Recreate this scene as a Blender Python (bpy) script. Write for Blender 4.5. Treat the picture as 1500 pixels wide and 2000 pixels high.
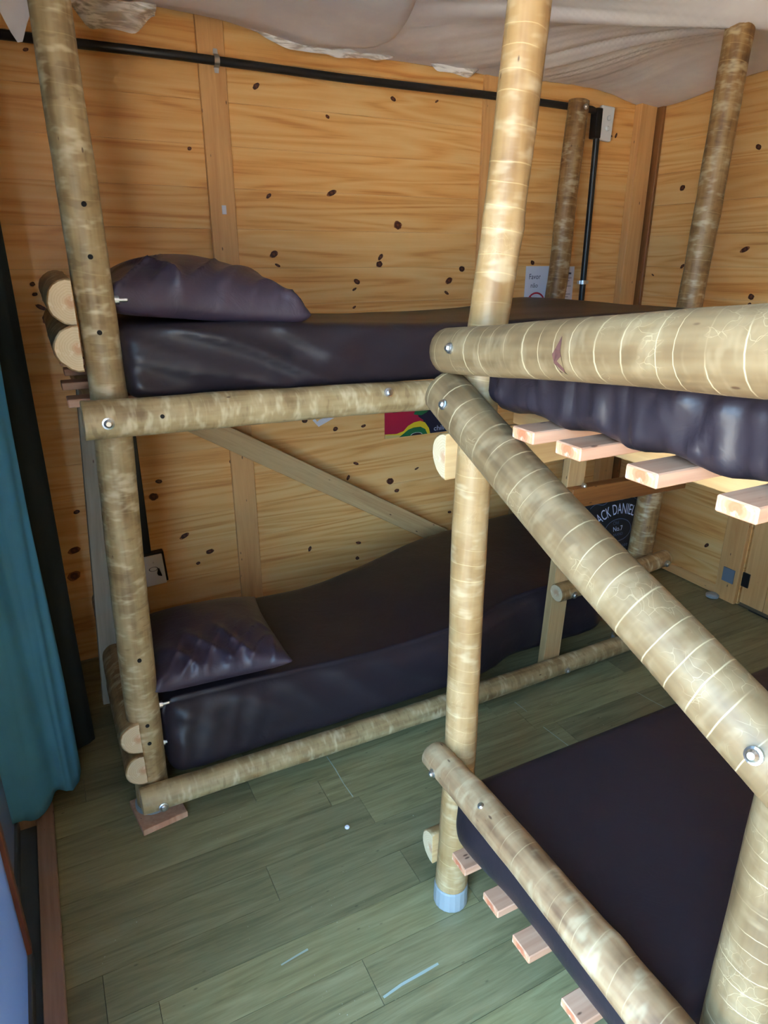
import bpy, bmesh, math, random
from mathutils import Vector, Matrix, noise, Euler
random.seed(7)
for o in list(bpy.data.objects): bpy.data.objects.remove(o)
S = bpy.context.scene
COL = S.collection
R = math.radians
PI = math.pi

# ------------------------------------------------------------------ camera
cd = bpy.data.cameras.new('camera'); cam = bpy.data.objects.new('camera', cd); COL.objects.link(cam)
cam.location = (0, 0, 1.55); cam.rotation_euler = (R(90 - 20.5), 0, R(-27))
cd.sensor_fit = 'VERTICAL'; cd.sensor_height = 24; cd.sensor_width = 18; cd.lens = 24 * 1320 / 2000
cd.clip_start = 0.02
S.camera = cam
# ------------------------------------------------------------------ world, sun, exposure
w = bpy.data.worlds.new('world'); S.world = w; w.use_nodes = True
bg = w.node_tree.nodes['Background']
bg.inputs['Color'].default_value = (0.38, 0.67, 1.0, 1); bg.inputs['Strength'].default_value = 6.0
sd = bpy.data.lights.new('sun', 'SUN'); sun = bpy.data.objects.new('sun', sd); COL.objects.link(sun)
sd.energy = 19.0; sd.angle = R(0.6); sd.color = (1.0, 0.90, 0.74)
sun.rotation_euler = Vector((-0.13, 1.0, -1.25)).to_track_quat('-Z', 'Y').to_euler()
pd = bpy.data.lights.new('doorway_portal', 'AREA'); po = bpy.data.objects.new('doorway_portal', pd); COL.objects.link(po)
pd.shape = 'RECTANGLE'; pd.size = 2.5; pd.size_y = 2.12; pd.cycles.is_portal = True
po.matrix_world = Matrix.Translation((-0.27, 0.605, 1.06)) @ Matrix(((0, 0, -1, 0), (1, 0, 0, 0), (0, -1, 0, 0), (0, 0, 0, 1)))
vs = S.view_settings
vs.view_transform = 'Standard'; vs.look = 'None'; vs.gamma = 1; vs.use_curve_mapping = False; vs.exposure = 1.9
S.cycles.use_denoising = True
S.cycles.max_bounces = 7; S.cycles.diffuse_bounces = 4; S.cycles.glossy_bounces = 3; S.cycles.adaptive_threshold = .1; S.cycles.adaptive_min_samples = 16
S.cycles.sample_clamp_indirect = 6.0

# ------------------------------------------------------------------ helpers
WM = {}
def lin(r, g, b):
    f = lambda c: (c / 255 / 12.92) if c / 255 <= .04045 else ((c / 255 + .055) / 1.055) ** 2.4
    return (f(r), f(g), f(b), 1)
def put(o, mat, parent=None):
    COL.objects.link(o)
    if parent is not None:
        o.parent = parent; o.matrix_parent_inverse = WM[parent.name].inverted()
    o.matrix_basis = mat; WM[o.name] = mat.copy()
    return o
def mk(name, me, parent=None, mat=None):
    return put(bpy.data.objects.new(name, me), mat or Matrix(), parent)
def mesh(verts, faces, mats, smooth=True, idx=None):
    me = bpy.data.meshes.new('mesh'); me.from_pydata([tuple(v) for v in verts], [], faces)
    for m in (mats if isinstance(mats, (list, tuple)) else [mats]): me.materials.append(m)
    if smooth: me.polygons.foreach_set('use_smooth', [True] * len(me.polygons))
    if idx: me.polygons.foreach_set('material_index', idx)
    me.update(); return me
def root(name, loc, label, cat, group=None):
    o = bpy.data.objects.new(name, None); o.empty_display_size = .05
    put(o, Matrix.Translation(loc)); return tag(o, label, cat, group)
def tag(o, label=None, cat=None, group=None, kind=None):
    if label: o['label'] = label
    if cat: o['category'] = cat
    if group: o['group'] = group
    if kind: o['kind'] = kind
    return o
def boxv(x0, x1, y0, y1, z0, z1):
    v = [(x, y, z) for x in (x0, x1) for y in (y0, y1) for z in (z0, z1)]
    return v, [(0, 1, 3, 2), (4, 6, 7, 5), (0, 4, 5, 1), (2, 3, 7, 6), (0, 2, 6, 4), (1, 5, 7, 3)]
def box(name, x0, x1, y0, y1, z0, z1, m, parent=None, bev=0, mat=None):
    v, f = boxv(x0, x1, y0, y1, z0, z1)
    me = mesh(v, f, m, False)
    if bev: bevel(me, bev)
    return mk(name, me, parent, mat)
def bevel(me, w, seg=2):
    bm = bmesh.new(); bm.from_mesh(me)
    bmesh.ops.bevel(bm, geom=list(bm.edges), offset=w, segments=seg, affect='EDGES', profile=.5)
    bm.to_mesh(me); bm.free(); me.update()
def frame(p0, p1, xd=None):
    p0, p1 = Vector(p0), Vector(p1); z = (p1 - p0).normalized()
    xd = Vector(xd) if xd else (Vector((1, 0, 0)) if abs(z.x) < .8 else Vector((0, 1, 0)))
    x = (xd - z * xd.dot(z)).normalized(); y = z.cross(x)
    m = Matrix((x, y, z)).transposed().to_4x4(); m.translation = p0
    return m
BC = {}
def board(name, p0, p1, wid, thk, wdir, m, parent=None, bev=.002, endm=None):
    """a sawn board from p0 to p1; wdir = direction of its width; local z runs along the grain"""
    L = round((Vector(p1) - Vector(p0)).length, 3)
    key = (L, wid, thk, m.name, endm.name if endm else '')
    if key not in BC:
        v, f = boxv(-wid / 2, wid / 2, -thk / 2, thk / 2, 0, L)
        me = mesh(v, f, [m, endm or m], False, [0, 0, 0, 0, 1, 1]); bevel(me, bev, 1); BC[key] = me
    return mk(name, BC[key], parent, frame(p0, p1, wdir))
def log(name, pts, rads, m, endm, parent=None, seed=0, flat=None, fl=.12, knots=(), seg=22, amp=.05):
    """round (or split, when flat is given) log through pts; local z runs along it"""
    P = [Vector(p) for p in pts]; M = frame(P[0], P[-1], flat); Mi = M.inverted()
    Q = [Mi @ p for p in P]; n = len(Q)
    L = Q[-1].z; ns = max(8, int(L / .025)); rings = []
    def cr(t):
        s = t * (n - 1); i = min(int(s), n - 2); u = s - i
        a, b, c, d = Q[max(i - 1, 0)], Q[i], Q[i + 1], Q[min(i + 2, n - 1)]
        p = .5 * ((2 * b) + (c - a) * u + (2 * a - 5 * b + 4 * c - d) * u * u + (3 * b - a - 3 * c + d) * u ** 3)
        rs = t * (len(rads) - 1); j = min(int(rs), len(rads) - 2); return p, rads[j] + (rads[j + 1] - rads[j]) * (rs - j)
    T = [0, .004 / L] + [k / ns for k in range(1, ns)] + [1 - .004 / L, 1]
    V = []; F = []; I = []
    for k, t in enumerate(T):
        p, r = cr(t)
        if k in (0, len(T) - 1): r *= .93
        for a in range(seg):
            an = 2 * PI * a / seg; c, s = math.cos(an), math.sin(an)
            nz = noise.noise(Vector((c * 1.1 + seed * 7.3, s * 1.1, p.z * 5 + seed)))
            nz += .5 * noise.noise(Vector((c * 2.5 + seed * 3.1, s * 2.5 + 9, p.z * 17)))
            rr = r * (1 + amp * nz)
            for (kz, ka, kh) in knots:
                d2 = ((p.z - kz) / .022) ** 2 + (math.sin((an - ka) / 2) * 2 * r / .02) ** 2
                rr += kh * math.exp(-d2)
            x, y = rr * c, rr * s
            if flat is not None and x > fl * r: x = fl * r + .0015 * noise.noise(Vector((y * 60, p.z * 8, seed)))
            V.append((p.x + x, p.y + y, p.z))
    nr = len(T)
    for k in range(nr - 1):
        for a in range(seg):
            b = (a + 1) % seg
            F.append((k * seg + a, k * seg + b, (k + 1) * seg + b, (k + 1) * seg + a))
            x = math.cos(2 * PI * (a + .5) / seg)
            I.append(0 if flat is None or x < fl + .1 else 2)
    F.append(tuple(reversed(range(seg)))); F.append(tuple(range((nr - 1) * seg, nr * seg))); I += [1, 1]
    me = mesh(V, F, [m, endm, M_SAWN], True, I)
    me.polygons[-1].use_smooth = False; me.polygons[-2].use_smooth = False
    return mk(name, me, parent, M)
CYL = {}
def lathe(name, prof, m, parent, pos, axis=(0, 0, 1), seg=20):
    """surface of revolution, prof = [(r, h), ...] along axis"""
    key = (tuple(prof), m.name, seg)
    if key not in CYL:
        V = [(r * math.cos(2 * PI * a / seg), r * math.sin(2 * PI * a / seg), h) for r, h in prof for a in range(seg)]
        F = [(k * seg + a, k * seg + (a + 1) % seg, (k + 1) * seg + (a + 1) % seg, (k + 1) * seg + a) for k in range(len(prof) - 1) for a in range(seg)]
        F.append(tuple(reversed(range(seg)))); F.append(tuple(range((len(prof) - 1) * seg, len(prof) * seg)))
        CYL[key] = mesh(V, F, m, False)
    pos = Vector(pos); return mk(name, CYL[key], parent, frame(pos, pos + Vector(axis)))
def bolt(parent, pos, axis, r=.011):
    return lathe('bolt', [(r * 1.25, -.004), (r * 1.25, .002), (r * .9, .003), (r * .85, .006), (r * .5, .009)], M_STEEL, parent, pos, axis, 14)
def bolt_stub(parent, pos, axis):
    return lathe('bolt_nut', [(.010, -.006), (.010, .006), (.0045, .0065), (.0045, .024), (.003, .026)], M_STEEL, parent, pos, axis, 12)
def tube(name, pts, r, m, parent=None, seg=12):
    V = []; F = []; n = len(pts); P = [Vector(p) for p in pts]
    for k, p in enumerate(P):
        t = (P[min(k + 1, n - 1)] - P[max(k - 1, 0)]).normalized(); fr = frame(p, p + t, (0, 1, .01))
        V += [fr @ Vector((r * math.cos(2 * PI * a / seg), r * math.sin(2 * PI * a / seg), 0)) for a in range(seg)]
    F = [(k * seg + a, k * seg + (a + 1) % seg, (k + 1) * seg + (a + 1) % seg, (k + 1) * seg + a) for k in range(n - 1) for a in range(seg)]
    F += [tuple(reversed(range(seg))), tuple(range((n - 1) * seg, n * seg))]
    return mk(name, mesh(V, F, m), parent)
def sst(a, b, x):
    t = min(1, max(0, (x - a) / (b - a))); return t * t * (3 - 2 * t)
def N(x, y=0, z=0): return noise.noise(Vector((x, y, z)))
def ridge(x, y=0, z=0): return 1 - 2 * abs(N(x, y, z))
def crease(x, y=0, z=0): return max(0., 1 - 2.2 * abs(N(x, y, z))) ** 3
def soft_box(name, x0, x1, y0, y1, z0, z1, r, m, fn, step=.012, parent=None):
    """rounded slab on a fine grid; fn(p, n) -> new position (sag, folds)"""
    nx, ny, nz = (max(4, int((b - a) / step)) for a, b in ((x0, x1), (y0, y1), (z0, z1)))
    idx = {}; V = []; F = []
    def vid(i, j, k):
        if (i, j, k) in idx: return idx[(i, j, k)]
        p = Vector((x0 + (x1 - x0) * i / nx, y0 + (y1 - y0) * j / ny, z0 + (z1 - z0) * k / nz))
        c = Vector((min(max(p.x, x0 + r), x1 - r), min(max(p.y, y0 + r), y1 - r), min(max(p.z, z0 + r), z1 - r)))
        d = p - c
        if d.length > 1e-6: d.normalize(); p = c + d * r
        V.append(fn(p, d)); idx[(i, j, k)] = len(V) - 1; return idx[(i, j, k)]
    for i in range(nx):
        for j in range(ny):
            F.append((vid(i, j, nz), vid(i + 1, j, nz), vid(i + 1, j + 1, nz), vid(i, j + 1, nz)))
            F.append((vid(i, j, 0), vid(i, j + 1, 0), vid(i + 1, j + 1, 0), vid(i + 1, j, 0)))
        for k in range(nz):
            F.append((vid(i, 0, k), vid(i + 1, 0, k), vid(i + 1, 0, k + 1), vid(i, 0, k + 1)))
            F.append((vid(i, ny, k), vid(i, ny, k + 1), vid(i + 1, ny, k + 1), vid(i + 1, ny, k)))
    for j in range(ny):
        for k in range(nz):
            F.append((vid(0, j, k), vid(0, j, k + 1), vid(0, j + 1, k + 1), vid(0, j + 1, k)))
            F.append((vid(nx, j, k), vid(nx, j + 1, k), vid(nx, j + 1, k + 1), vid(nx, j, k + 1)))
    return mk(name, mesh(V, F, m), parent)
def text_polys(s, size):
    c = bpy.data.curves.new('text', 'FONT'); c.body = s; c.size = size; c.align_x = 'CENTER'; c.resolution_u = 3
    o = bpy.data.objects.new('text', c); COL.objects.link(o)
    dg = bpy.context.evaluated_depsgraph_get(); me = bpy.data.meshes.new_from_object(o.evaluated_get(dg))
    V = [v.co.copy() for v in me.vertices]; F = [tuple(p.vertices) for p in me.polygons]
    bpy.data.objects.remove(o); bpy.data.meshes.remove(me)
    return V, F

# ------------------------------------------------------------------ materials
class NT:
    def __init__(s, name):
        s.m = bpy.data.materials.new(name); s.m.use_nodes = True; s.t = s.m.node_tree
        s.b = s.t.nodes['Principled BSDF']; s.out = s.t.nodes['Material Output']
    def n(s, ty, **kw):
        nd = s.t.nodes.new('ShaderNode' + ty)
        for k, v in kw.items(): setattr(nd, k, v)
        return nd
    def l(s, a, b): s.t.links.new(a, b)
    def inp(s, nd, k, v):
        if hasattr(v, 'is_linked') or hasattr(v, 'links'): s.l(v, nd.inputs[k])
        else: nd.inputs[k].default_value = v
    def math(s, op, a, b=0.0, c=0.0, clamp=False):
        nd = s.n('Math', operation=op); nd.use_clamp = clamp
        for k, v in enumerate((a, b, c)): s.inp(nd, k, v)
        return nd.outputs[0]
    def vm(s, op, a, b=None):
        nd = s.n('VectorMath', operation=op); s.inp(nd, 0, a)
        if b is not None: s.inp(nd, 1, b)
        return nd.outputs['Value' if op in ('LENGTH', 'DISTANCE', 'DOT_PRODUCT') else 'Vector']
    def noise(s, vec, scale=1, detail=3, rough=.55, dist=0):
        nd = s.n('TexNoise'); s.l(vec, nd.inputs['Vector'])
        nd.inputs['Scale'].default_value = scale; nd.inputs['Detail'].default_value = detail
        nd.inputs['Roughness'].default_value = rough; nd.inputs['Distortion'].default_value = dist
        return nd.outputs['Fac']
    def ramp(s, f, stops):
        nd = s.n('ValToRGB'); s.l(f, nd.inputs[0]); e = nd.color_ramp.elements
        while len(e) < len(stops): e.new(.5)
        for k, (p, c) in enumerate(stops): e[k].position = p; e[k].color = c if hasattr(c, '__len__') else (c, c, c, 1)
        return nd.outputs[0]
    def mix(s, f, a, b, mode='MIX'):
        nd = s.n('Mix', data_type='RGBA', blend_type=mode)
        s.inp(nd, 0, f); s.inp(nd, 6, a); s.inp(nd, 7, b); return nd.outputs[2]
    def mr(s, f, a, b, c=0.0, d=1.0, smooth=True):
        nd = s.n('MapRange'); nd.interpolation_type = 'SMOOTHSTEP' if smooth else 'LINEAR'; s.l(f, nd.inputs[0])
        for k, v in enumerate((a, b, c, d)): nd.inputs[k + 1].default_value = v
        return nd.outputs[0]
    def bump(s, h, strength, dist=.01):
        nd = s.n('Bump'); s.l(h, nd.inputs['Height']); nd.inputs['Strength'].default_value = strength
        nd.inputs['Distance'].default_value = dist; s.l(nd.outputs[0], s.b.inputs['Normal'])
    def set(s, col=None, rough=None, **kw):
        if col is not None: s.inp(s.b, 'Base Color', col)
        if rough is not None: s.inp(s.b, 'Roughness', rough)
        for k, v in kw.items(): s.b.inputs[k.replace('_', ' ')].default_value = v
        return s.m
def plain(name, col, rough=.6, **kw): return NT(name).set(col, rough, **kw)

KB = [(0.862, 2.13, 1), (0.606, 1.916, .5), (1.136, 2.056, .6), (1.145, 1.794, 1.5), (0.887, 1.774, .8), (1.44, 1.683, 1.3), (0.895, 1.568, 1.2), (0.908, 1.528, .8), (1.359, 1.559, 1), (1.354, 1.531, 1), (1.249, 1.463, 1), (1.237, 1.433, .7), (1.235, 1.361, .6), (1.766, 1.51, 1), (1.7, 1.461, 1.3), (1.689, 1.41, .9), (0.83, 1.415, .9), (0.263, 1.632, 1.4), (1.416, 2.139, .8), (1.615, 2.148, .6), (0.129, 2.159, .6), (0.035, 1.471, .6), (0.037, 1.438, .6), (0.049, 1.395, 1.2), (0.06, 1.36, 1.4), (0.339, 0.659, 1.3), (0.366, 0.719, .9), (0.441, 0.469, 1.5), (0.539, 0.379, 1.2), (0.485, 0.335, .6), (0.67, 0.764, 1.1), (1.232, 0.678, 1), (1.192, 0.616, .9), (1.408, 0.567, 1.3), (1.444, 0.515, .9), (1.552, 0.61, .8), (1.272, 0.848, .8), (1.135, 0.849, .8), (0.993, 0.9, .9), (1.239, 0.284, 1), (0.992, 0.301, .9), (1.232, 0.205, .7), (-0.053, 0.761, 1), (-0.045, 0.699, 1), (0.021, 0.487, 1.6), (0.005, 0.38, 1.6), (1.747, 0.354, .7), (2.561, 2.09, .8), (2.596, 2.093, .8), (2.159, 1.535, .8), (0.052, 0.642, .8)]
KR = [(2.67, 2.175, 1), (2.469, 1.862, 1), (2.108, 1.987, 1), (2.089, 1.59, 1.6), (2.405, 1.519, .9), (2.019, 1.397, 1), (2.022, 1.365, .7), (2.577, 1.477, .6), (2.016, 0.224, 1)]
def pine(name, axis, tone=1.0):
    s = NT(name)
    geo = s.n('NewGeometry'); sp = s.n('SeparateXYZ'); s.l(geo.outputs['Position'], sp.inputs[0])
    u = sp.outputs['X' if axis == 'x' else 'Y']; v = sp.outputs['Z']
    oi = s.n('ObjectInfo'); rnd = oi.outputs['Random']
    off = s.math('MULTIPLY', rnd, 37.0)
    uu = s.math('MULTIPLY', u, .55); cu = s.n('CombineXYZ'); s.l(uu, cu.inputs[0]); s.l(v, cu.inputs[1]); s.l(off, cu.inputs[2])
    wv = s.n('Mapping'); s.l(cu.outputs[0], wv.inputs[0]); wv.inputs['Scale'].default_value = (1.0, 8, 1)
    big = s.noise(wv.outputs[0], 1.0, 2, .5, .6)
    w2 = s.n('Mapping'); s.l(cu.outputs[0], w2.inputs[0]); w2.inputs['Scale'].default_value = (1.6, 38, 1)
    mid = s.noise(w2.outputs[0], 1.0, 3, .6, .5)
    w3 = s.n('Mapping'); s.l(cu.outputs[0], w3.inputs[0]); w3.inputs['Scale'].default_value = (14, 320, 1)
    fine = s.noise(w3.outputs[0], 1.0, 2, .6)
    bands = s.math('PINGPONG', s.math('MULTIPLY', big, 9.0), .5)
    bands = s.mr(bands, .02, .5)
    g = s.math('ADD', s.math('MULTIPLY', bands, .30), s.math('ADD', s.math('MULTIPLY', mid, .55), s.math('MULTIPLY', fine, .25)))
    c = s.ramp(g, [(.26, lin(214 * tone, 142 * tone, 74 * tone)), (.45, lin(238 * tone, 180 * tone, 108 * tone)), (.8, lin(246 * tone, 202 * tone, 136 * tone))])
    hue = s.ramp(rnd, [(0, (.93, .90, .87, 1)), (.5, (1, 1, 1, 1)), (1, (1.0, .95, .89, 1))])
    c = s.mix(1.0, c, hue, 'MULTIPLY')
    s.bump(fine, .10, .001)
    return s.set(c, .42, Specular_IOR_Level=.4)
M_PINE = pine('pine_boards_back', 'x')
M_PINER = pine('pine_boards_side', 'y')
M_PINE0 = pine('pine_boards_plain', 'y')

def batten(name, base, dark, rough=.5):
    s = NT(name); tc = s.n('TexCoord'); oi = s.n('ObjectInfo')
    add = s.n('CombineXYZ'); s.l(s.math('MULTIPLY', oi.outputs['Random'], 40), add.inputs[2])
    v = s.vm('ADD', tc.outputs['Object'], add.outputs[0])
    mp = s.n('Mapping'); s.l(v, mp.inputs[0]); mp.inputs['Scale'].default_value = (24, 24, 1.6)
    a = s.noise(mp.outputs[0], 1, 3, .6, .8)
    mp2 = s.n('Mapping'); s.l(v, mp2.inputs[0]); mp2.inputs['Scale'].default_value = (120, 120, 6)
    b = s.noise(mp2.outputs[0], 1, 2)
    c = s.ramp(s.math('ADD', s.math('MULTIPLY', a, .75), s.math('MULTIPLY', b, .3)), [(.3, dark), (.65, base)])
    vo = s.n('TexVoronoi'); mp3 = s.n('Mapping'); s.l(v, mp3.inputs[0]); mp3.inputs['Scale'].default_value = (6, 6, 2.2); s.l(mp3.outputs[0], vo.inputs['Vector'])
    c = s.mix(s.mr(vo.outputs['Distance'], .05, .10, .8, 0), c, lin(70, 36, 20))
    s.bump(b, .15, .002)
    return s.set(c, rough)
def knotmat():
    s = NT('dark_wood_knot'); tc = s.n('TexCoord'); r = s.vm('LENGTH', tc.outputs['Object'])
    nz = s.noise(tc.outputs['Object'], 160, 2)
    d = s.math('ADD', s.math('MULTIPLY', r, 58), s.math('MULTIPLY', s.math('SUBTRACT', nz, .5), .9))
    return s.set(s.ramp(d, [(.15, lin(112, 60, 34)), (.45, lin(64, 30, 20)), (.8, lin(80, 38, 24)), (1.0, lin(150, 90, 50))]), .6)
M_KNOT = knotmat()
M_STUD = batten('pine_batten', lin(230, 178, 116), lin(208, 148, 88))
M_SAWN = batten('sawn_board', lin(205, 172, 122), lin(172, 134, 86), .65)
M_SLAT = batten('pink_sawn_slat', lin(206, 160, 130), lin(178, 124, 94), .7)
M_RUNG = batten('dark_stained_board', lin(150, 98, 52), lin(110, 66, 32), .5)
M_GREYW = batten('greyed_board', lin(150, 142, 126), lin(118, 108, 92), .7)

def endgrain(name, a, b, cc):
    s = NT(name); tc = s.n('TexCoord'); sp = s.n('SeparateXYZ'); s.l(tc.outputs['Object'], sp.inputs[0])
    xy = s.n('CombineXYZ'); s.l(sp.outputs[0], xy.inputs[0]); s.l(sp.outputs[1], xy.inputs[1])
    nz = s.noise(tc.outputs['Object'], 30, 4)
    rr = s.math('ADD', s.vm('LENGTH', xy.outputs[0]), s.math('MULTIPLY', nz, .012))
    ring = s.math('PINGPONG', s.math('MULTIPLY', rr, 190), .5)
    c = s.mix(s.math('MULTIPLY', ring, .8), a, b)
    c = s.mix(s.mr(rr, .012, .026, .8, 0), c, cc)
    c = s.mix(s.mr(s.noise(tc.outputs['Object'], 55, 3), .55, .7, 0, .5), c, lin(235, 222, 196))
    s.bump(nz, .5, .004)
    return s.set(c, .8)
M_END = endgrain('log_end', lin(214, 192, 156), lin(188, 160, 118), lin(196, 146, 108))
M_SLATEND = endgrain('slat_end', lin(214, 156, 118), lin(184, 112, 76), lin(186, 96, 60))

def logmat(name, base, pale, dark, rings, mott, ringcol, pale2=lin(216, 200, 164)):
    s = NT(name); tc = s.n('TexCoord'); oi = s.n('ObjectInfo'); P = tc.outputs['Object']
    sp = s.n('SeparateXYZ'); s.l(P, sp.inputs[0]); z = sp.outputs[2]
    add = s.n('CombineXYZ'); s.l(s.math('MULTIPLY', oi.outputs['Random'], 50), add.inputs[2]); v = s.vm('ADD', P, add.outputs[0])
    a = s.noise(v, 9, 3, .62)
    mp = s.n('Mapping'); s.l(v, mp.inputs[0]); mp.inputs['Scale'].default_value = (45, 45, 3); st = s.noise(mp.outputs[0], 1, 2, .6)
    mq = s.n('Mapping'); s.l(v, mq.inputs[0]); mq.inputs['Scale'].default_value = (16, 16, 40); pa = s.noise(mq.outputs[0], 1, 2, .6)
    c = s.ramp(s.math('ADD', s.math('MULTIPLY', a, .6), s.math('MULTIPLY', st, .4)), [(.33, dark), (.48, base), (.66, pale)])
    c = s.mix(s.mr(pa, .50, .72, 0, mott), c, pale2)
    c = s.mix(s.mr(pa, .30, .42, mott * .8, 0), c, dark)
    # growth / knife rings round the log
    zz = s.math('ADD', s.vm('DOT_PRODUCT', v, (0, 0, 1)), s.math('MULTIPLY', s.noise(v, 5, 2), .035))
    zz = s.math('ADD', zz, s.math('MULTIPLY', sp.outputs[0], .12))
    one = s.n('CombineXYZ'); s.l(s.math('MULTIPLY', zz, 9), one.inputs[0])
    ph = s.math('ADD', s.math('MULTIPLY', zz, 25), s.math('MULTIPLY', s.noise(one.outputs[0], 1, 1), 2.2))
    fr = s.math('ABSOLUTE', s.math('SUBTRACT', s.math('FRACT', ph), .5))
    rm = s.mr(fr, 0, .04, 1, 0)
    rm = s.math('MULTIPLY', rm, s.mr(s.noise(v, 11, 1), .32, .6, .08, 1))
    rm = s.math('MULTIPLY', rm, rings)
    ve = s.n('TexVoronoi'); ve.feature = 'DISTANCE_TO_EDGE'; mv = s.n('Mapping'); dn = s.n('TexNoise'); s.l(v, dn.inputs['Vector']); dn.inputs['Scale'].default_value = 22; dm = s.n('VectorMath', operation='SCALE'); s.l(dn.outputs['Color'], dm.inputs[0]); dm.inputs['Scale'].default_value = .05; s.l(s.vm('ADD', v, dm.outputs[0]), mv.inputs[0]); mv.inputs['Scale'].default_value = (13, 13, 6); s.l(mv.outputs[0], ve.inputs['Vector'])
    ck = s.math('MULTIPLY', s.mr(ve.outputs['Distance'], .004, .03, .35, 0), s.mr(s.noise(v, 9, 2), .54, .62))
    rm = s.math('MAXIMUM', rm, s.math('MULTIPLY', ck, rings))
    c = s.mix(rm, c, ringcol)
    # small knots and bark scars
    vo = s.n('TexVoronoi'); mk_ = s.n('Mapping'); s.l(v, mk_.inputs[0]); mk_.inputs['Scale'].default_value = (9, 9, 3.6); s.l(mk_.outputs[0], vo.inputs['Vector'])
    c = s.mix(s.math('MULTIPLY', s.mr(vo.outputs['Distance'], .06, .13, .85, 0), s.mr(s.noise(v, 2.2, 1), .56, .60)), c, lin(72, 44, 26))
    s.bump(st, .35, .003)
    return s.set(c, .5, Specular_IOR_Level=.45)
M_LOG1 = logmat('peeled_log_mottled', lin(158, 134, 94), lin(184, 162, 120), lin(118, 92, 58), .2, .6, lin(214, 192, 140))
M_LOG2 = logmat('peeled_log_ringed', lin(116, 95, 66), lin(135, 116, 85), lin(92, 73, 48), .9, .12, lin(192, 174, 138))
M_LOG3 = logmat('peeled_log_smooth', lin(160, 127, 83), lin(178, 148, 106), lin(134, 100, 60), .35, .35, lin(232, 208, 156))
M_LOG4 = logmat('peeled_log_dark', lin(140, 104, 62), lin(168, 136, 92), lin(92, 62, 34), .5, .5, lin(196, 166, 116))

M_LOG4B = logmat('peeled_log_weathered', lin(146, 116, 84), lin(176, 152, 118), lin(98, 70, 48), .5, .3, lin(196, 172, 134))
def cloth(name, col, rough, wscale=220, sheen=.0, spec=.5, crease=0.):
    s = NT(name); tc = s.n('TexCoord')
    n1 = s.noise(tc.outputs['Object'], 6, 3)
    c = s.mix(s.mr(n1, .35, .7, 0, .35), col, tuple(min(1, x * 1.35) for x in col[:3]) + (1,))
    h = n1
    if crease:
        n3 = s.noise(tc.outputs['Object'], 13, 3, .55, 1.6)
        cr = s.math('SUBTRACT', 1.0, s.math('MULTIPLY', s.math('ABSOLUTE', s.math('SUBTRACT', n3, .5)), 4.0))
        h = s.math('ADD', h, s.math('MULTIPLY', cr, crease))
    s.bump(h, .3, .012)
    return s.set(c, rough, Sheen_Weight=sheen, Specular_IOR_Level=spec)
M_SHEET = cloth('dark_brown_satin_sheet', (.0190, .0138, .0188, 1), .42, spec=.38, crease=.10)
M_PILLOW = cloth('dark_plum_satin_pillowcase', (.046, .031, .046, 1), .42, spec=.42, crease=.16)
M_CEIL = cloth('pale_mauve_ceiling_cloth', lin(232, 226, 232), .6, 300)
M_CURT = cloth('teal_curtain_fabric', lin(72, 142, 182), .75, 260)
M_BLACKF = cloth('black_print_fabric', (.006, .006, .008, 1), .7)
M_STEEL = plain('zinc_steel', (.62, .64, .66, 1), .32, Metallic=1.0)
M_BLACK = plain('black_plastic', (.012, .012, .014, 1), .4)
M_WHITE = plain('white_plastic', lin(226, 228, 232), .35)
M_HOLE = plain('drilled_hole', (.01, .007, .005, 1), .9)
M_GREYP = plain('worn_grey_foot_plastic', lin(150, 156, 158), .45)
M_PAPER = plain('white_paper', lin(226, 226, 236), .7)
M_INK = plain('dark_grey_ink', lin(70, 72, 96), .8)
M_INKP = plain('pale_grey_ink', lin(176, 178, 196), .8)
M_RED = plain('red_ink', lin(190, 40, 60), .7)
M_PRINT = plain('white_print_ink', lin(196, 206, 232), .6)
M_PRINT2 = plain('grey_print_ink', lin(70, 84, 112), .6)
M_HINGE = plain('grey_painted_hinge', lin(120, 128, 140), .45)

def plasticmat():
    s = NT('crinkled_clear_plastic'); tc = s.n('TexCoord')
    mp = s.n('Mapping'); s.l(tc.outputs['Object'], mp.inputs[0]); mp.inputs['Scale'].default_value = (10, 30, 60); mp.inputs['Rotation'].default_value = (0, .35, 0)
    n = s.noise(mp.outputs[0], 1, 3, .6, .8); s.bump(n, .3, .006)
    s.set(lin(246, 247, 248), .2, Specular_IOR_Level=1.0)
    tr = s.n('BsdfTransparent'); mx = s.n('MixShader')
    s.l(s.mr(n, .4, .62, .35, .95), mx.inputs[0]); s.l(tr.outputs[0], mx.inputs[1]); s.l(s.b.outputs[0], mx.inputs[2]); s.l(mx.outputs[0], s.out.inputs[0])
    return s.m
M_PLAST = plasticmat()
def glassmat():
    s = NT('door_glass'); s.set((.9, .95, .97, 1), .03, Specular_IOR_Level=.8)
    tr = s.n('BsdfTransparent'); tr.inputs[0].default_value = (.58, .62, .64, 1); gl = s.n('BsdfGlossy'); gl.inputs['Roughness'].default_value = .03
    fr = s.n('Fresnel'); fr.inputs[0].default_value = 1.5; mx = s.n('MixShader')
    s.l(fr.outputs[0], mx.inputs[0]); s.l(tr.outputs[0], mx.inputs[1]); s.l(gl.outputs[0], mx.inputs[2]); s.l(mx.outputs[0], s.out.inputs[0])
    return s.m
M_GLASS = glassmat()

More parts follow.
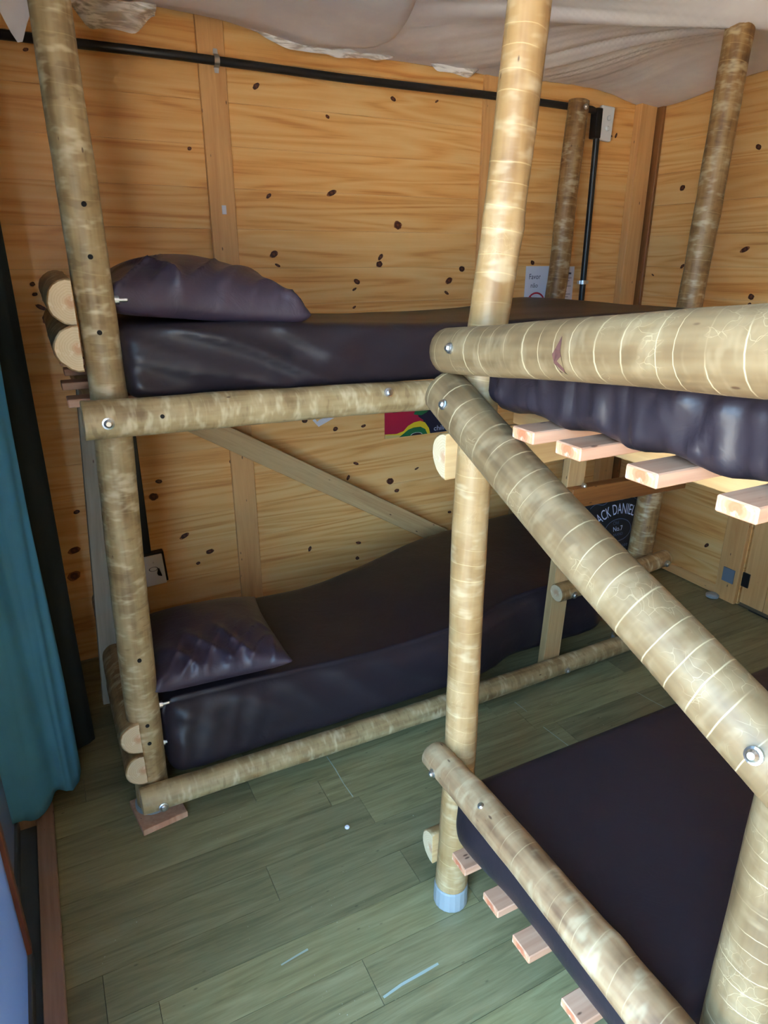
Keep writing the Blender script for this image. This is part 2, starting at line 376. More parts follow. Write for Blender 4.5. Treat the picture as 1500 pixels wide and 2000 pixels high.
def floormat():
    s = NT('laminate_floor'); geo = s.n('NewGeometry'); oi = s.n('ObjectInfo'); rnd = oi.outputs['Random']
    add = s.n('CombineXYZ'); s.l(s.math('MULTIPLY', rnd, 60), add.inputs[2]); v = s.vm('ADD', geo.outputs['Position'], add.outputs[0])
    mp = s.n('Mapping'); s.l(v, mp.inputs[0]); mp.inputs['Scale'].default_value = (2.5, 30, 1); a = s.noise(mp.outputs[0], 1, 4, .62, 1.0)
    mq = s.n('Mapping'); s.l(v, mq.inputs[0]); mq.inputs['Scale'].default_value = (12, 220, 1); b = s.noise(mq.outputs[0], 1, 2)
    c = s.ramp(s.math('ADD', s.math('MULTIPLY', a, .8), s.math('MULTIPLY', b, .25)), [(.3, lin(102, 97, 68)), (.5, lin(134, 129, 94)), (.75, lin(160, 154, 118))])
    c = s.mix(1.0, c, s.ramp(rnd, [(0, (.74, .75, .76, 1)), (.6, (1, 1, 1, 1)), (1, (1.16, 1.16, 1.10, 1))]), 'MULTIPLY')
    # knots
    vo = s.n('TexVoronoi'); mk_ = s.n('Mapping'); s.l(v, mk_.inputs[0]); mk_.inputs['Scale'].default_value = (2.6, 5.5, 1); s.l(mk_.outputs[0], vo.inputs['Vector'])
    c = s.mix(s.mr(vo.outputs['Distance'], .02, .10, .55, 0), c, lin(62, 52, 34))
    # dust specks and worn scratches
    n1 = s.noise(geo.outputs['Position'], 150, 1); n2 = s.noise(geo.outputs['Position'], 3.5, 3)
    sp = s.math('MULTIPLY', s.mr(n1, .74, .78, 0, .7), s.mr(n2, .5, .62))
    c = s.mix(sp, c, lin(210, 214, 206))
    s.bump(b, .12, .002)
    rg = s.mr(n2, .3, .7, .30, .46)
    return s.set(c, rg, Specular_IOR_Level=.5)
M_FLOOR = floormat()
def groundmat():
    s = NT('sunlit_sandy_yard'); geo = s.n('NewGeometry'); n = s.noise(geo.outputs['Position'], 1.6, 5)
    return s.set(s.ramp(n, [(.3, lin(206, 182, 152)), (.7, lin(226, 206, 178))]), .9)
M_GROUND = groundmat()
M_DECK = plain('pale_porch_tile', lin(120, 130, 146), .4)
M_DOORF = batten('red_brown_door_frame', lin(124, 74, 50), lin(96, 54, 36), .4)
def frostmat(name, col, w):
    s = NT(name); s.set(col, .35); tr = s.n('BsdfTranslucent'); tr.inputs[0].default_value = col; mx = s.n('MixShader'); mx.inputs[0].default_value = w
    s.l(s.b.outputs[0], mx.inputs[1]); s.l(tr.outputs[0], mx.inputs[2]); s.l(mx.outputs[0], s.out.inputs[0]); return s.m
M_FROST = frostmat('frosted_glass', lin(150, 164, 186), .4); M_GREYPANE = frostmat('grey_frosted_pane', lin(120, 126, 136), .3)
M_DOORT = plain('grey_door_track', lin(74, 80, 86), .4)
M_SILL = batten('worn_sill_board', lin(164, 134, 116), lin(132, 104, 88), .55)
M_ROOF = plain('roof_underside', lin(120, 96, 70), .9)

# ------------------------------------------------------------------ the room
XL, XR, YB, YF, ZT = -.22, 2.82, 2.70, -.75, 2.62
DY0, DY1, DZ = -.65, 1.86, 2.12         # doorway in the left wall
floor = box('floor', XL - .02, XR + .1, YF - .1, YB + .1, -.08, -.012, plain('subfloor', lin(40, 34, 26), .9))
tag(floor, 'olive brown laminate plank floor', None, None, 'structure')
rng = random.Random(3)
y = YF; row = 0
starts = {}
while y < YB - .001:
    y1 = min(y + .1185, YB); x = XL - rng.random() * .8
    # rows near the doorway break where the photograph shows board ends
    while x < XR:
        x2 = min(x + rng.choice((.62, .78, .9, .9)), XR)
        a = max(x, XL)
        if x2 - a > .02:
            vv, ff = boxv(a + .0006, x2 - .0006, y + .0006, y1 - .0006, -.012, 0 + rng.uniform(-.0003, .0003))
            p = mk('floor_plank', mesh(vv, ff, M_FLOOR, False), floor)
        x = x2
    y = y1; row += 1
def scuff(pts, wd):
    V = []; F = []
    for k, (x, y) in enumerate(pts):
        q = Vector(pts[min(k + 1, len(pts) - 1)]) - Vector(pts[max(k - 1, 0)]); n = Vector((-q.y, q.x)).normalized() * wd * (.6 + .6 * rng.random())
        V += [(x + n.x, y + n.y, .0009), (x - n.x, y - n.y, .0009)]
    F = [(2 * k, 2 * k + 1, 2 * k + 3, 2 * k + 2) for k in range(len(pts) - 1)]
    return mk('paint_scuff', mesh(V, F, plain('pale_scuff', lin(170, 186, 180), .5), False), floor)
scuff([(.657, 1.709), (.659, 1.64), (.657, 1.57), (.660, 1.505)], .0016)
scuff([(.47, .925), (.52, .932), (.58, .934), (.62, .936)], .003)
scuff([(1.396, 1.665), (1.401, 1.598)], .0014); scuff([(1.398, 1.502), (1.404, 1.44), (1.411, 1.37)], .0014); scuff([(1.849, 1.503), (1.858, 1.44), (1.87, 1.383)], .0014)
scuff([(.29, 1.10), (.33, 1.105), (.36, 1.108)], .003)

def plank_wall(name, axis, const, a0, a1, z0, z1, splits, m, out, pitch=.138, holes=()):
    """structure backing with one mesh per board; boards proud of the backing on the room side"""
    th = .016
    if axis == 'x':
        b = box(name, a0, a1, const + th, const + th + .04, z0, z1, M_ROOF)
    else:
        s = out
        b = box(name, min(const + s * th, const + s * (th + .04)), max(const + s * th, const + s * (th + .04)), a0, a1, z0, z1, M_ROOF)
    tag(b, None, None, None, 'structure')
    z = z0; cuts = [a0] + [c for c in splits if a0 < c < a1] + [a1]
    while z < z1 - .001:
        zz = min(z + pitch, z1)
        for c0, c1 in zip(cuts, cuts[1:]):
            if axis == 'x': vv, ff = boxv(c0 + .0004, c1 - .0004, const, const + th, z + .0003, zz - .0003)
            else: vv, ff = boxv(min(const, const + out * th), max(const, const + out * th), c0 + .0004, c1 - .0004, z + .0003, zz - .0003)
            mk('wall_plank', mesh(vv, ff, m, False), b)
        z = zz
    return b
wb = plank_wall('wall_back', 'x', YB, XL - .06, XR + .02, 0, ZT, (.705, 1.89, 2.75), M_PINE, 1)
wr = plank_wall('wall_right', 'y', XR, 1.80, YB, 0, ZT, (), M_PINER, 1)
wr2 = plank_wall('wall_right_near', 'y', XR, YF, .92, 0, ZT, (), M_PINER, 1, .2)
wr3 = plank_wall('wall_right_lintel', 'y', XR, .92, 1.80, 2.02, ZT, (), M_PINER, 1, .2)
wl = plank_wall('wall_left', 'y', XL, DY1, YB, 0, ZT, (), M_PINE0, -1)
wl2 = plank_wall('wall_left_near', 'y', XL, YF, DY0, 0, ZT, (), M_PINE0, -1, .2)
wl3 = plank_wall('wall_left_lintel', 'y', XL, DY0, DY1, DZ, ZT, (), M_PINE0, -1, .2)
wf = box('wall_front', XL - .06, XR + .06, YF - .06, YF, 0, ZT, M_PINE); tag(wf, kind='structure')
ce = box('ceiling', XL - .35, XR + .3, YF - .3, YB + .3, ZT, ZT + .06, M_ROOF); tag(ce, kind='structure')
for n in ('wall_back', 'wall_right', 'wall_right_near', 'wall_right_lintel', 'wall_left', 'wall_left_near', 'wall_left_lintel', 'wall_front', 'ceiling'):
    bpy.data.objects[n]['label'] = {'ceiling': 'dark roof underside above the ceiling cloth'}.get(n, 'varnished knotty pine board wall')
# studs on the walls
board('wall_stud', (.705, YB - .009, 0), (.705, YB - .009, ZT), .095, .018, (1, 0, 0), M_STUD, wb)
board('wall_stud', (1.875, YB - .009, 0), (1.875, YB - .009, ZT), .08, .018, (1, 0, 0), M_STUD, wb)
board('wall_stud', (2.745, YB - .022, 0), (2.745, YB - .022, ZT), .10, .044, (1, 0, 0), M_STUD, wb)
board('wall_stud', (XR - .009, 2.650, 0), (XR - .009, 2.650, ZT), .05, .018, (0, 1, 0), M_RUNG, wr)
board('door_jamb', (XR - .012, 1.86, 0), (XR - .012, 1.86, 2.05), .11, .024, (0, 1, 0), M_STUD, wr)
lathe('floor_stop', [(.02, 0), (.03, .004), (.03, .014), (.02, .02)], M_GREYP, wr, (XR - .045, 1.905, 0))
def knot(parent, a, z, k, side, i):
    V = []; n = 14; an = .5 * math.sin(i * 2.4) + (.7 if i % 4 == 0 else 0); el = (.55, .8, .65, .42)[i % 4]
    for q in range(n):
        t = 2 * PI * q / n; r = .0150 * k * (1 + .22 * N(q * .9, i * 3.3)); x, y = r * math.cos(t), r * el * math.sin(t)
        x, y = x * math.cos(an) - y * math.sin(an), x * math.sin(an) + y * math.cos(an)
        V += [(x, 0, y) if side == 'x' else (0, -x, y)]
    pos = (a, YB - .0004, z) if side == 'x' else (XR - .0004, a, z)
    mk('knot', mesh(V, [tuple(range(n))], M_KNOT, False), parent, Matrix.Translation(pos))
for i, (a, z, k) in enumerate(KB): knot(wb, a, z, k, 'x', i)
for i, (a, z, k) in enumerate(KR): knot(wr, a, z, k, 'y', i)
# skirting batten at the foot of the right wall
board('skirting', (XR - .006, 1.92, .03), (XR - .006, 2.66, .03), .05, .012, (0, 0, 1), M_STUD, wr)
# boarded door in the right wall
d1 = box('door_1', XR + .02, XR + .045, .90, 1.82, -.01, 2.03, M_ROOF); tag(d1, 'closed boarded pine door in the right wall', None, None, 'structure')
for k in range(7):
    box('door_board', XR + .002, XR + .02, .95 + k * .1207 + .001, .95 + (k + 1) * .1207 - .001, .015, 2.01, M_STUD, d1, .002)
h = box('hinge', XR - .030, XR - .0245, 1.825, 1.885, .10, .17, M_HINGE, d1, .001)
box('hinge_leaf', XR - .004, XR + .002, 1.765, 1.80, .10, .17, M_BLACK, h)
# doorway sill, frame
t1 = board('trim_1', (-.185, DY0, .012), (-.185, DY1 + .02, .012), .045, .024, (1, 0, 0), M_SILL); tag(t1, 'worn wooden sill strip along the doorway floor', None, None, 'structure')
t2 = board('trim_2', (-.235, DY1 - .02, 0), (-.235, DY1 - .02, DZ), .07, .04, (1, 0, 0), M_SILL); tag(t2, 'doorway side frame behind the curtain', None, None, 'structure')
t3 = box('trim_3', -.285, -.208, DY0, DY1, -.06, .003, M_DOORT, None, .003); tag(t3, 'grey metal sliding door track in the doorway', None, None, 'structure')
# outside: porch and yard
pc = box('porch_floor', -1.6, XL - .02, -2.0, 3.2, -.16, -.06, M_DECK); tag(pc, 'pale tiled porch outside the doorway', None, None, 'structure')
gr = box('ground', -40, 40, -40, 40, -.30, -.20, M_GROUND); tag(gr, 'sandy yard outside the cabin', None, None, 'structure')
nw = box('light_block_wall', -1.75, -1.60, .45, 6.0, -.2, 2.7, M_ROOF); tag(nw, 'dark wall added beyond the porch to block light from the left', None, None, 'structure')  # unseen wall, added to cut the light reaching the doorway from the left
# glazed sliding doors in the doorway: a fixed light at the far end and the leaf in front of it
def glazed(name, x, y0, y1, label, st, pm):
    d = bpy.data.objects.new(name, None); put(d, Matrix.Translation((x, y0, 0))); tag(d, label, None, None, 'structure')
    for z, wd in ((.03, .05), (DZ - .03, .05)): board('door_rail', (x, y0, z), (x, y1, z), wd, .022, (0, 0, 1), M_DOORT, d)
    for yy in (y0 + st / 2, y1 - st / 2): board('door_stile', (x, yy, .055), (x, yy, DZ - .055), st, .026, (0, 1, 0), M_DOORF, d)
    board('door_rail', (x, y0 + st, .90), (x, y1 - st, .90), .04, .02, (0, 0, 1), M_DOORT, d)
    for z0, z1, m in ((.055, .88, pm), (.92, DZ - .055, pm if pm is M_GREYPANE else M_GLASS)):
        v, f = boxv(x - .003, x + .003, y0 + st, y1 - st, z0, z1); mk('glass_pane', mesh(v, f, m, False), d)
    return d
glazed('door_2', -.262, 1.32, 1.84, 'fixed glazed panel beyond the sliding door at the left edge', .03, M_GREYPANE)
glazed('door_3', -.234, .46, 1.372, 'glazed sliding door leaf with red brown stile at the left edge', .027, M_FROST)

# ------------------------------------------------------------------ ceiling cloth
def sheet(name, x0, x1, y0, y1, fn, m, step=.02):
    nx, ny = int((x1 - x0) / step), int((y1 - y0) / step); V = []; F = []
    for i in range(nx + 1):
        for j in range(ny + 1):
            V.append(fn(i / nx, j / ny, x0 + (x1 - x0) * i / nx, y0 + (y1 - y0) * j / ny))
    for i in range(nx):
        for j in range(ny): a = i * (ny + 1) + j; F.append((a, a + 1, a + ny + 2, a + ny + 1))
    return mk(name, mesh(V, F, m))
def clothA(u, v, x, y):
    # the bulging left cloth: hangs lowest along its right rim, which curls up at the edge
    xr = 1.18 + .12 * sst(2.0, 2.45, y) - .10 * sst(2.45, 2.66, y)
    xx = -.20 + (xr + .03 + .20) * u
    d = xr - xx
    z = 2.305 - .058 * math.exp(-((d - .12) / .26) ** 2) * sst(1.2, 2.0, y) - .02 * math.exp(-((xx - .7) / .3) ** 2) * math.exp(-((y - 2.55) / .2) ** 2)
    z += .012 * N(xx * 2.2, y * 2.2, 3) - .03 * sst(.3, 0, xx)
    z += .07 * sst(.05, -.03, d) ** 1.5 + .02 * sst(.95, 1, v)
    return (xx, y + .012 * N(xx * 6, 4), z)
ca = tag(sheet('ceiling_cloth', -.20, 1.36, -.3, 2.66, clothA, M_CEIL), 'smooth mauve ceiling cloth bulging down above the pillow end of the bunks', 'ceiling cloth', 'cloths stretched under the roof')
def clothB(u, v, x, y):
    a = Vector((2.27, 1.74)); e = (Vector((1.35, 2.28)) - a).normalized(); q = Vector((x, y)) - a
    al = q.dot(e); pe = e.x * q.y - e.y * q.x           # along / across the main crease that runs from the far post
    z = 2.300 - .040 * sst(2.15, 2.6, y) - .040 * sst(2.40, 2.8, x) + .010 * N(x * 2, y * 2, 8)
    z -= .060 * math.exp(-(pe / .10) ** 2) * sst(1.3, .1, al) * sst(-.9, -.1, al)
    an = math.atan2(pe, al + .35); r = math.hypot(pe, al + .35)
    z += .011 * sst(.15, .6, r) * sst(1.9, .8, r) * (ridge(an * 9, r * .5, 2) + .5 * ridge(an * 19, r * .7, 5)) * sst(1.3, .5, abs(an))
    z += .02 * sst(.08, 0, u)
    return (x, y + .01 * N(x * 5, 7), z)
cb = tag(sheet('ceiling_cloth', 1.12, 2.81, -.3, 2.69, clothB, M_CEIL, .014), 'creased grey mauve ceiling cloth pleated around the far right post', 'ceiling cloth', 'cloths stretched under the roof')
def plas(name, x0, x1, z0, z1, y0, label):
    def fn(u, v, x, yv):
        hang = z0 + (z1 - z0) * v + .012 * N(x * 9, v * 2) - .02 * (1 - v) * math.sin(u * PI) ** .7 * 0
        low = sst(0, .25, u) * sst(1, .7, u)
        zz = z1 - (z1 - hang) * (.25 + .75 * low)
        return (x, y0 + .035 * (1 - v) + .012 * N(x * 11, v * 2.5) + .003 * N(x * 30 + v * 9, v * 3), zz + .003 * N(x * 16, v * 3))
    return tag(sheet(name, x0, x1, 0, .22, fn, M_PLAST, .011), label, 'plastic sheet', 'crinkled plastic under the ceiling cloth')
plas('plastic_sheet', .26, .52, 2.222, 2.30, 2.60, 'crinkled clear plastic scrap under the cloth beside the left bed post')
plas('plastic_sheet', .80, 1.50, 2.242, 2.31, 2.61, 'long crinkled plastic strip hanging below the bulging cloth above the wall conduit')
plas('plastic_sheet', 1.52, 1.82, 2.238, 2.30, 2.62, 'short plastic strip under the creased cloth left of the middle bed post')
def flap(u, v, x, y):
    a = u * PI * 1.1
    return (.03 + .15 * u + .01 * math.sin(v * 5), 2.28 + .04 * math.sin(a) + .03 * v, 2.42 - .33 * v * (1 - .8 * abs(u - .55)) + .01 * math.sin(a * 3))
tag(sheet('cloth_flap', -.1, .15, 0, .4, flap, M_CEIL), 'loose white corner of cloth hanging in the top left corner', 'cloth')

# ------------------------------------------------------------------ left bunk bed (against the back wall)
B1 = root('bunk_bed', (1.1, 2.15, 0), 'peeled log bunk bed against the back pine wall with ladder at its foot', 'bunk bed', 'log bunk beds')
p1 = log('post', [(.108, 1.735, .02), (.118, 1.735, .45), (.132, 1.735, .9), (.146, 1.735, 1.25), (.142, 1.735, 1.7), (.140, 1.735, 2.03), (.150, 1.735, 2.42)], [.047, .046, .045, .043, .043, .041, .040], M_LOG1, M_END, B1, 1, knots=((.14, -1.8, .01), (.62, -1.9, .006), (1.3, -1.5, .006)))
p3 = log('post', [(2.075, 1.79, .02), (2.10, 1.79, .6), (2.165, 1.79, 1.38), (2.205, 1.79, 2.235), (2.215, 1.79, 2.35)], [.050, .047, .044, .046, .046], M_LOG4, M_END, B1, 5, amp=.08)
p4 = log('post', [(2.09, 2.61, .0), (2.13, 2.61, .5), (2.24, 2.615, 1.4), (2.262, 2.62, 1.8), (2.285, 2.62, 2.195)], [.052, .05, .047, .046, .045], M_LOG4, M_SAWN, B1, 8)
log('post', [(.215, 2.6, 0), (.21, 2.6, .6), (.205, 2.6, 1.22)], [.045, .043, .042], M_LOG4, M_END, B1, 9)
r1 = log('side_rail', [(.075, 1.648, 1.207), (.6, 1.65, 1.199), (1.2, 1.65, 1.185), (2.26, 1.66, 1.18)], [.045, .043, .042, .042], M_LOG1, M_END, B1, 12, flat=(0, 1, 0), fl=.35, amp=.04)
r2 = log('side_rail', [(.070, 1.655, .11), (.7, 1.66, .098), (1.3, 1.67, .09), (2.06, 1.69, .085)], [.038, .036, .036, .034], M_LOG1, M_END, B1, 15, knots=((.75, 3.0, .004),))
for z, sd in ((1.462, 21), (1.364, 22), (.297, 23), (.197, 24)):
    log('end_log', [(.092, 1.675 + .01 * (sd % 2), z), (.092, 2.1, z + .01), (.10, 2.62, z)], [.050, .05, .048], M_LOG4, M_END, B1, sd, flat=(1, 0, 0), fl=.1, amp=.07)
board('corner_brace', (.060, 2.16, .13), (.133, 2.16, 1.215), .075, .035, (1, 0, 0), M_GREYW, B1)
board('diagonal_brace', (.22, 2.615, 1.14), (2.04, 2.615, .035), .085, .036, (0, 0, 1), M_SAWN, B1)
for yy in (1.80, 2.06, 2.32, 2.55):
    board('slat', (.055 if yy < 2.1 else .075, yy, 1.226), (2.24, yy, 1.226), .062, .020, (0, 1, 0), M_SLAT, B1, endm=M_SLATEND)
for xx in (.125, .75, 1.4, 2.17): board('cross_beam', (xx, 1.70, 1.192), (xx, 2.62, 1.192), .05, .045, (1, 0, 0), M_SAWN, B1, endm=M_SLATEND)
for yy in (1.90, 2.10, 2.32, 2.52):
    board('slat', (.13, yy, .094), (2.1, yy, .094), .062, .020, (0, 1, 0), M_SLAT, B1, endm=M_SLATEND)
lp = board('ladder_plank', (1.612, 1.745, .02), (1.652, 1.735, 1.17), .078, .034, (1, 0, 0), M_SAWN, B1)
board('rung', (1.60, 1.712, .762), (2.205, 1.735, .742), .072, .045, (0, 0, 1), M_RUNG, B1)
g = log('rung', [(1.585, 1.705, .392), (1.9, 1.71, .40), (2.165, 1.72, .412)], [.034, .034, .033], M_LOG4, M_END, B1, 31)
bolt(g, (1.645, 1.672, .385), (0, -1, 0)); bolt(g, (2.135, 1.683, .405), (0, -1, 0)); bolt(lp, (1.66, 1.70, .80), (0, -1, 0), .008)
bolt(r1, (.125, 1.606, 1.205), (0, -1, 0)); bolt(r1, (.835, 1.610, 1.215), (0, -1, .25), .010); bolt(r2, (.125, 1.616, .10), (0, -1, .1)); bolt(p4, (2.285, 2.573, 2.165), (0, -1, 0), .009)
bolt(r2, (1.62, 1.64, .085), (0, -1, 0), .009)
for zz, xx in ((1.462, .190), (1.364, .190), (.355, .165), (.225, .157)): bolt_stub(p1, (xx, 1.735, zz), (1, 0, 0))
for zz in (1.66, 1.555, 1.395, .54, .33, .27):
    xx = .108 + (zz / 2.4) * .05
    lathe('bolt_hole', [(.0055, -.004), (.0055, .0022)], M_HOLE, p1, (xx + .004, 1.735 - (.0445 if zz > 1 else .046), zz), (0, -1, 0), 10)
lathe('bolt_hole', [(.005, -.004), (.005, .002)], M_HOLE, r1, (.243, 1.605, 1.21), (0, -1, 0), 10)
lathe('foot_cap', [(.049, .020), (.051, .022), (.051, .036), (.048, .040)], M_GREYP, B1, (.108, 1.735, .002))
box('foot_block', -.055, .075, -.07, .07, .0, .020, M_SLAT, B1, .002, Matrix.Translation((.108, 1.715, .001)) @ Matrix.Rotation(R(8), 4, 'Z'))
lathe('foot_cap', [(.055, .0), (.055, .03), (.050, .036)], M_GREYP, B1, (2.075, 1.79, .002))
box('foot_cap', 1.572, 1.652, 1.72, 1.772, .001, .022, M_GREYP, B1, .004)

# mattresses, pillows of the left bunk
def mat_u1(p, n):
    q = p.copy()
    t = sst(1.235, 1.40, p.z)
    q.z += t * (-.028 * sst(.2, 1.3, p.x) - .030 * sst(1.80, 2.6, p.y) + .032 * math.exp(-((p.x - 2.02) / .22) ** 2) * sst(1.9, 2.5, p.y) + .010 * sst(1.3, 2.0, p.x) + .004 * N(p.x * 5, p.y * 5))
    q.z -= (1 - t) * .018 * sst(.2, 1.2, p.x)
    q.x -= .065 * sst(1.95, 2.17, p.x) * sst(1.98, 1.86, p.y)
    if n.y < -.3:
        k = p.x * 5.0 + (p.z - 1.235) * 13 + .5 * N(p.x * 3, p.z * 3)
        fd = sst(1.15, .45, p.x)
        fo = crease(k * .55, p.x * .5, 5) * .024 + crease(k * 1.05 + 5, p.x * .6, 9) * .014
        f2 = crease(p.x * 3.2 - (p.z - 1.2) * 7, p.z * 2, 4) * .016 * sst(.45, .7, p.x)
        q.y -= -n.y * (fd * fo + f2 + .005 * N(p.x * 9, p.z * 9))
        q.y -= .01 * sst(1.40, 1.30, p.z)
    return q
tag(soft_box('mattress', .185, 2.17, 1.70, 2.60, 1.236, 1.405, .028, M_SHEET, mat_u1, .0115), 'dark brown satin covered mattress on the upper bunk by the back wall', 'mattress', 'mattresses in brown satin sheets')
def mat_l1(p, n):
    q = p.copy(); t = sst(.105, .36, p.z); ty = sst(1.75, 2.3, p.y)
    q.y += ty * .22 * sst(.75, 1.7, p.x) + (1 - ty) * (.068 * sst(1.2, 1.5, p.x) + .075 * sst(1.85, 2.02, p.x))
    q.z += t * (-.035 * math.exp(-((p.x - .9) / .5) ** 2) * (1 - ty) - .02 * ty * math.exp(-((p.x - .7) / .35) ** 2) + .02 * sst(1.5, 2.0, p.x) * ty + .005 * N(p.x * 4, p.y * 4))
    if n.y < -.3:
        q.y -= -n.y * (.008 * ridge(p.x * 6 + p.z * 8, p.z * 3, 2) + .010 * ridge(p.x * 2.2, p.z * 5 + p.x, 6) * .6 + .008 * ridge(p.x * 14 - p.z * 4, 3, 1) * sst(.6, .2, p.x))
        q.y += .02 * sst(.22, .36, p.z)
    return q
tag(soft_box('mattress', .165, 2.2, 1.705, 2.30, .106, .362, .05, M_SHEET, mat_l1, .013), 'dark brown satin covered mattress on the lower bunk behind the low log rail', 'mattress', 'mattresses in brown satin sheets')
def pillow(name, a, b, hgt, mat, m, seed, fold):
    n = 56; V = []; F = []; idx = {}
    for side in (1, -1):
        for i in range(n + 1):
            for j in range(n + 1):
                u, v = -1 + 2 * i / n, -1 + 2 * j / n
                edge = i in (0, n) or j in (0, n)
                if edge and side < 0: continue
                e = max(0., (1 - abs(u) ** 2.4) * (1 - abs(v) ** 2.4)); t = hgt * e ** .5
                x = a * u * (1 - .07 * (1 - v * v)); y = b * v * (1 - .07 * (1 - u * u))
                bz = sst(-.05, -.45, v) * sst(-1.0, -.86, v) * sst(1, .85, abs(u))
                cr = crease(u * 1.7 + seed + v * 1.4, v * .8, seed) + .7 * crease(u * 3.1 - v * 1.8, v * 1.1, seed + 4)
                if side > 0: y -= fold * bz * cr
                z = side * (t + (fold * .45 * bz * cr + .006 * e * N(u * 2, v * 2, seed) if side > 0 else 0))
                if side < 0: z = max(z, -hgt * .30)
                idx[(side, i, j)] = len(V); V.append((x, y, z))
    g = lambda s_, i, j: idx.get((s_, i, j), idx.get((1, i, j)))
    for i in range(n):
        for j in range(n):
            F.append((g(1, i, j), g(1, i + 1, j), g(1, i + 1, j + 1), g(1, i, j + 1)))
            F.append((g(-1, i, j), g(-1, i, j + 1), g(-1, i + 1, j + 1), g(-1, i + 1, j)))
    return mk(name, mesh(V, F, m), None, mat)
tag(pillow('pillow', .255, .335, .118, Matrix.Translation((.425, 2.055, 1.440)) @ Matrix.Rotation(R(-2), 4, 'Z') @ Matrix.Rotation(R(6), 4, 'Y'), M_PILLOW, 2, .026), 'plump dark plum pillow on the upper bunk behind the left post', 'pillow', 'satin pillows')
tag(pillow('pillow', .205, .265, .075, Matrix.Translation((.365, 1.955, .400)) @ Matrix.Rotation(R(-4), 4, 'Z') @ Matrix.Rotation(R(-4), 4, 'X'), M_PILLOW, 5, .024), 'flat purple pillow with creases on the lower bunk', 'pillow', 'satin pillows')
# printed black cushion at the foot of the lower bunk
CU = root('cushion', (2.11, 1.99, .37), 'black cushion with arched white lettering at the foot of the lower bunk', 'cushion')
cm = Matrix.Translation((2.115, 1.985, .485)) @ Matrix.Rotation(R(80), 4, 'X')
cb_ = pillow('cushion_body', .19, .17, .035, cm, M_BLACKF, 9, .002)
cb_.parent = CU; cb_.matrix_parent_inverse = WM['cushion'].inverted()
def arc_text(s, size, rad, cx, cy, m, parent, sx=1., stretch=1.):
    V, F = text_polys(s, size); W = []
    for p in V:
        a = p.x * sx / rad; r = rad + p.y * stretch
        W.append(cm @ Vector((cx + r * math.sin(a), cy - rad + r * math.cos(a), .0395 - .3 * (abs(cx + r * math.sin(a)) ** 2.4))))
    return mk('print', mesh(W, F, m, False), parent)
arc_text("JACK DANIEL'S", .050, .19, .0, .040, M_PRINT, CU, .70, 1.3)
arc_text("Old", .022, 2, -.01, -.005, M_PRINT2, CU); arc_text("No.7", .030, 2, .0, -.034, M_PRINT, CU, .9); arc_text("BRAND", .017, 2, 0, -.055, M_PRINT2, CU)
arc_text("Tennessee", .026, 2, 0, -.108, M_PRINT2, CU); arc_text("WHISKEY", .020, 2, 0, -.13, M_PRINT2, CU)
def ringstrip(fx, m, parent, n=48, wd=.0018):
    V = []; F = []
    for k in range(n + 1):
        for s_ in (-1, 1):
            x, y = fx(k / n, s_ * wd); V.append(cm @ Vector((x, y, .040 - .3 * abs(x) ** 2.4)))
    F = [(2 * k, 2 * k + 1, 2 * k + 3, 2 * k + 2) for k in range(n)]
    return mk('print', mesh(V, F, m, False), parent)
ringstrip(lambda t, o: ((.075 + o) * math.cos(2 * PI * t), -.03 + (.048 + o) * math.sin(2 * PI * t)), M_PRINT2, CU)
ringstrip(lambda t, o: (-.15 + .30 * t, .085 + .022 * math.sin(PI * t) + .008 * math.sin(t * 19) + o), M_PRINT2, CU)

# ------------------------------------------------------------------ right bunk bed (near the camera)
B2 = root('bunk_bed', (1.7, .7, 0), 'pale ringed log bunk bed in the right foreground with a slanted end brace', 'bunk bed', 'log bunk beds')
p5 = log('post', [(.737, 1.07, .0), (.745, 1.07, .35), (.746, 1.07, .7), (.744, 1.07, 1.05), (.756, 1.07, 1.36), (.784, 1.07, 1.62), (.812, 1.07, 1.95), (.845, 1.07, 2.38)], [.041, .038, .036, .036, .0365, .037, .036, .036], M_LOG3, M_END, B2, 41, knots=((1.62, 3.3, .006), (1.63, 0.4, .005), (1.60, -.3, .004), (.62, 3, .002)), amp=.05)
p6 = log('post', [(.80, .365, 0), (.80, .37, .6), (.797, .372, 1.2), (.80, .37, 2.3)], [.056, .053, .05, .05], M_LOG2, M_END, B2, 42, amp=.03)
for yy in (1.07, .37): log('post', [(2.7, yy, 0), (2.71, yy, 1.2), (2.7, yy, 2.3)], [.045, .042, .04], M_LOG3, M_END, B2, 43)
ru = log('end_rail', [(.686, 1.085, 1.391), (.685, .86, 1.416), (.685, .674, 1.438), (.685, .46, 1.460), (.685, .16, 1.49)], [.0415, .043, .045, .0495, .050], M_LOG2, M_END, B2, 44, amp=.025)
rd = log('end_brace', [(.685, 1.090, 1.317), (.685, .737, 1.163), (.685, .525, 1.082), (.686, .409, 1.035), (.688, .30, .99)], [.0445, .045, .0455, .0455, .045], M_LOG2, M_END, B2, 45, amp=.02)
rl = log('end_rail', [(.685, 1.088, .470), (.685, .79, .478), (.685, .576, .469), (.685, .45, .465), (.685, .18, .455)], [.0335, .0365, .039, .041, .041], M_LOG4B, M_END, B2, 46, amp=.05, knots=((.16, 1.2, .004), (.55, 1.0, .005)))
for z, sd in ((1.180, 51), (.150, 52)):
    log('side_rail', [(.700, 1.109, z), (1.7, 1.109, z), (2.75, 1.109, z)], [.047, .047, .047], M_LOG3, M_END, B2, sd, flat=(0, -1, 0), fl=.08, amp=.06)
    log('side_rail', [(.72, .315, z), (1.7, .315, z), (2.75, .315, z)], [.046, .046, .046], M_LOG3, M_END, B2, sd + 3, flat=(0, 1, 0), fl=.08, amp=.06)
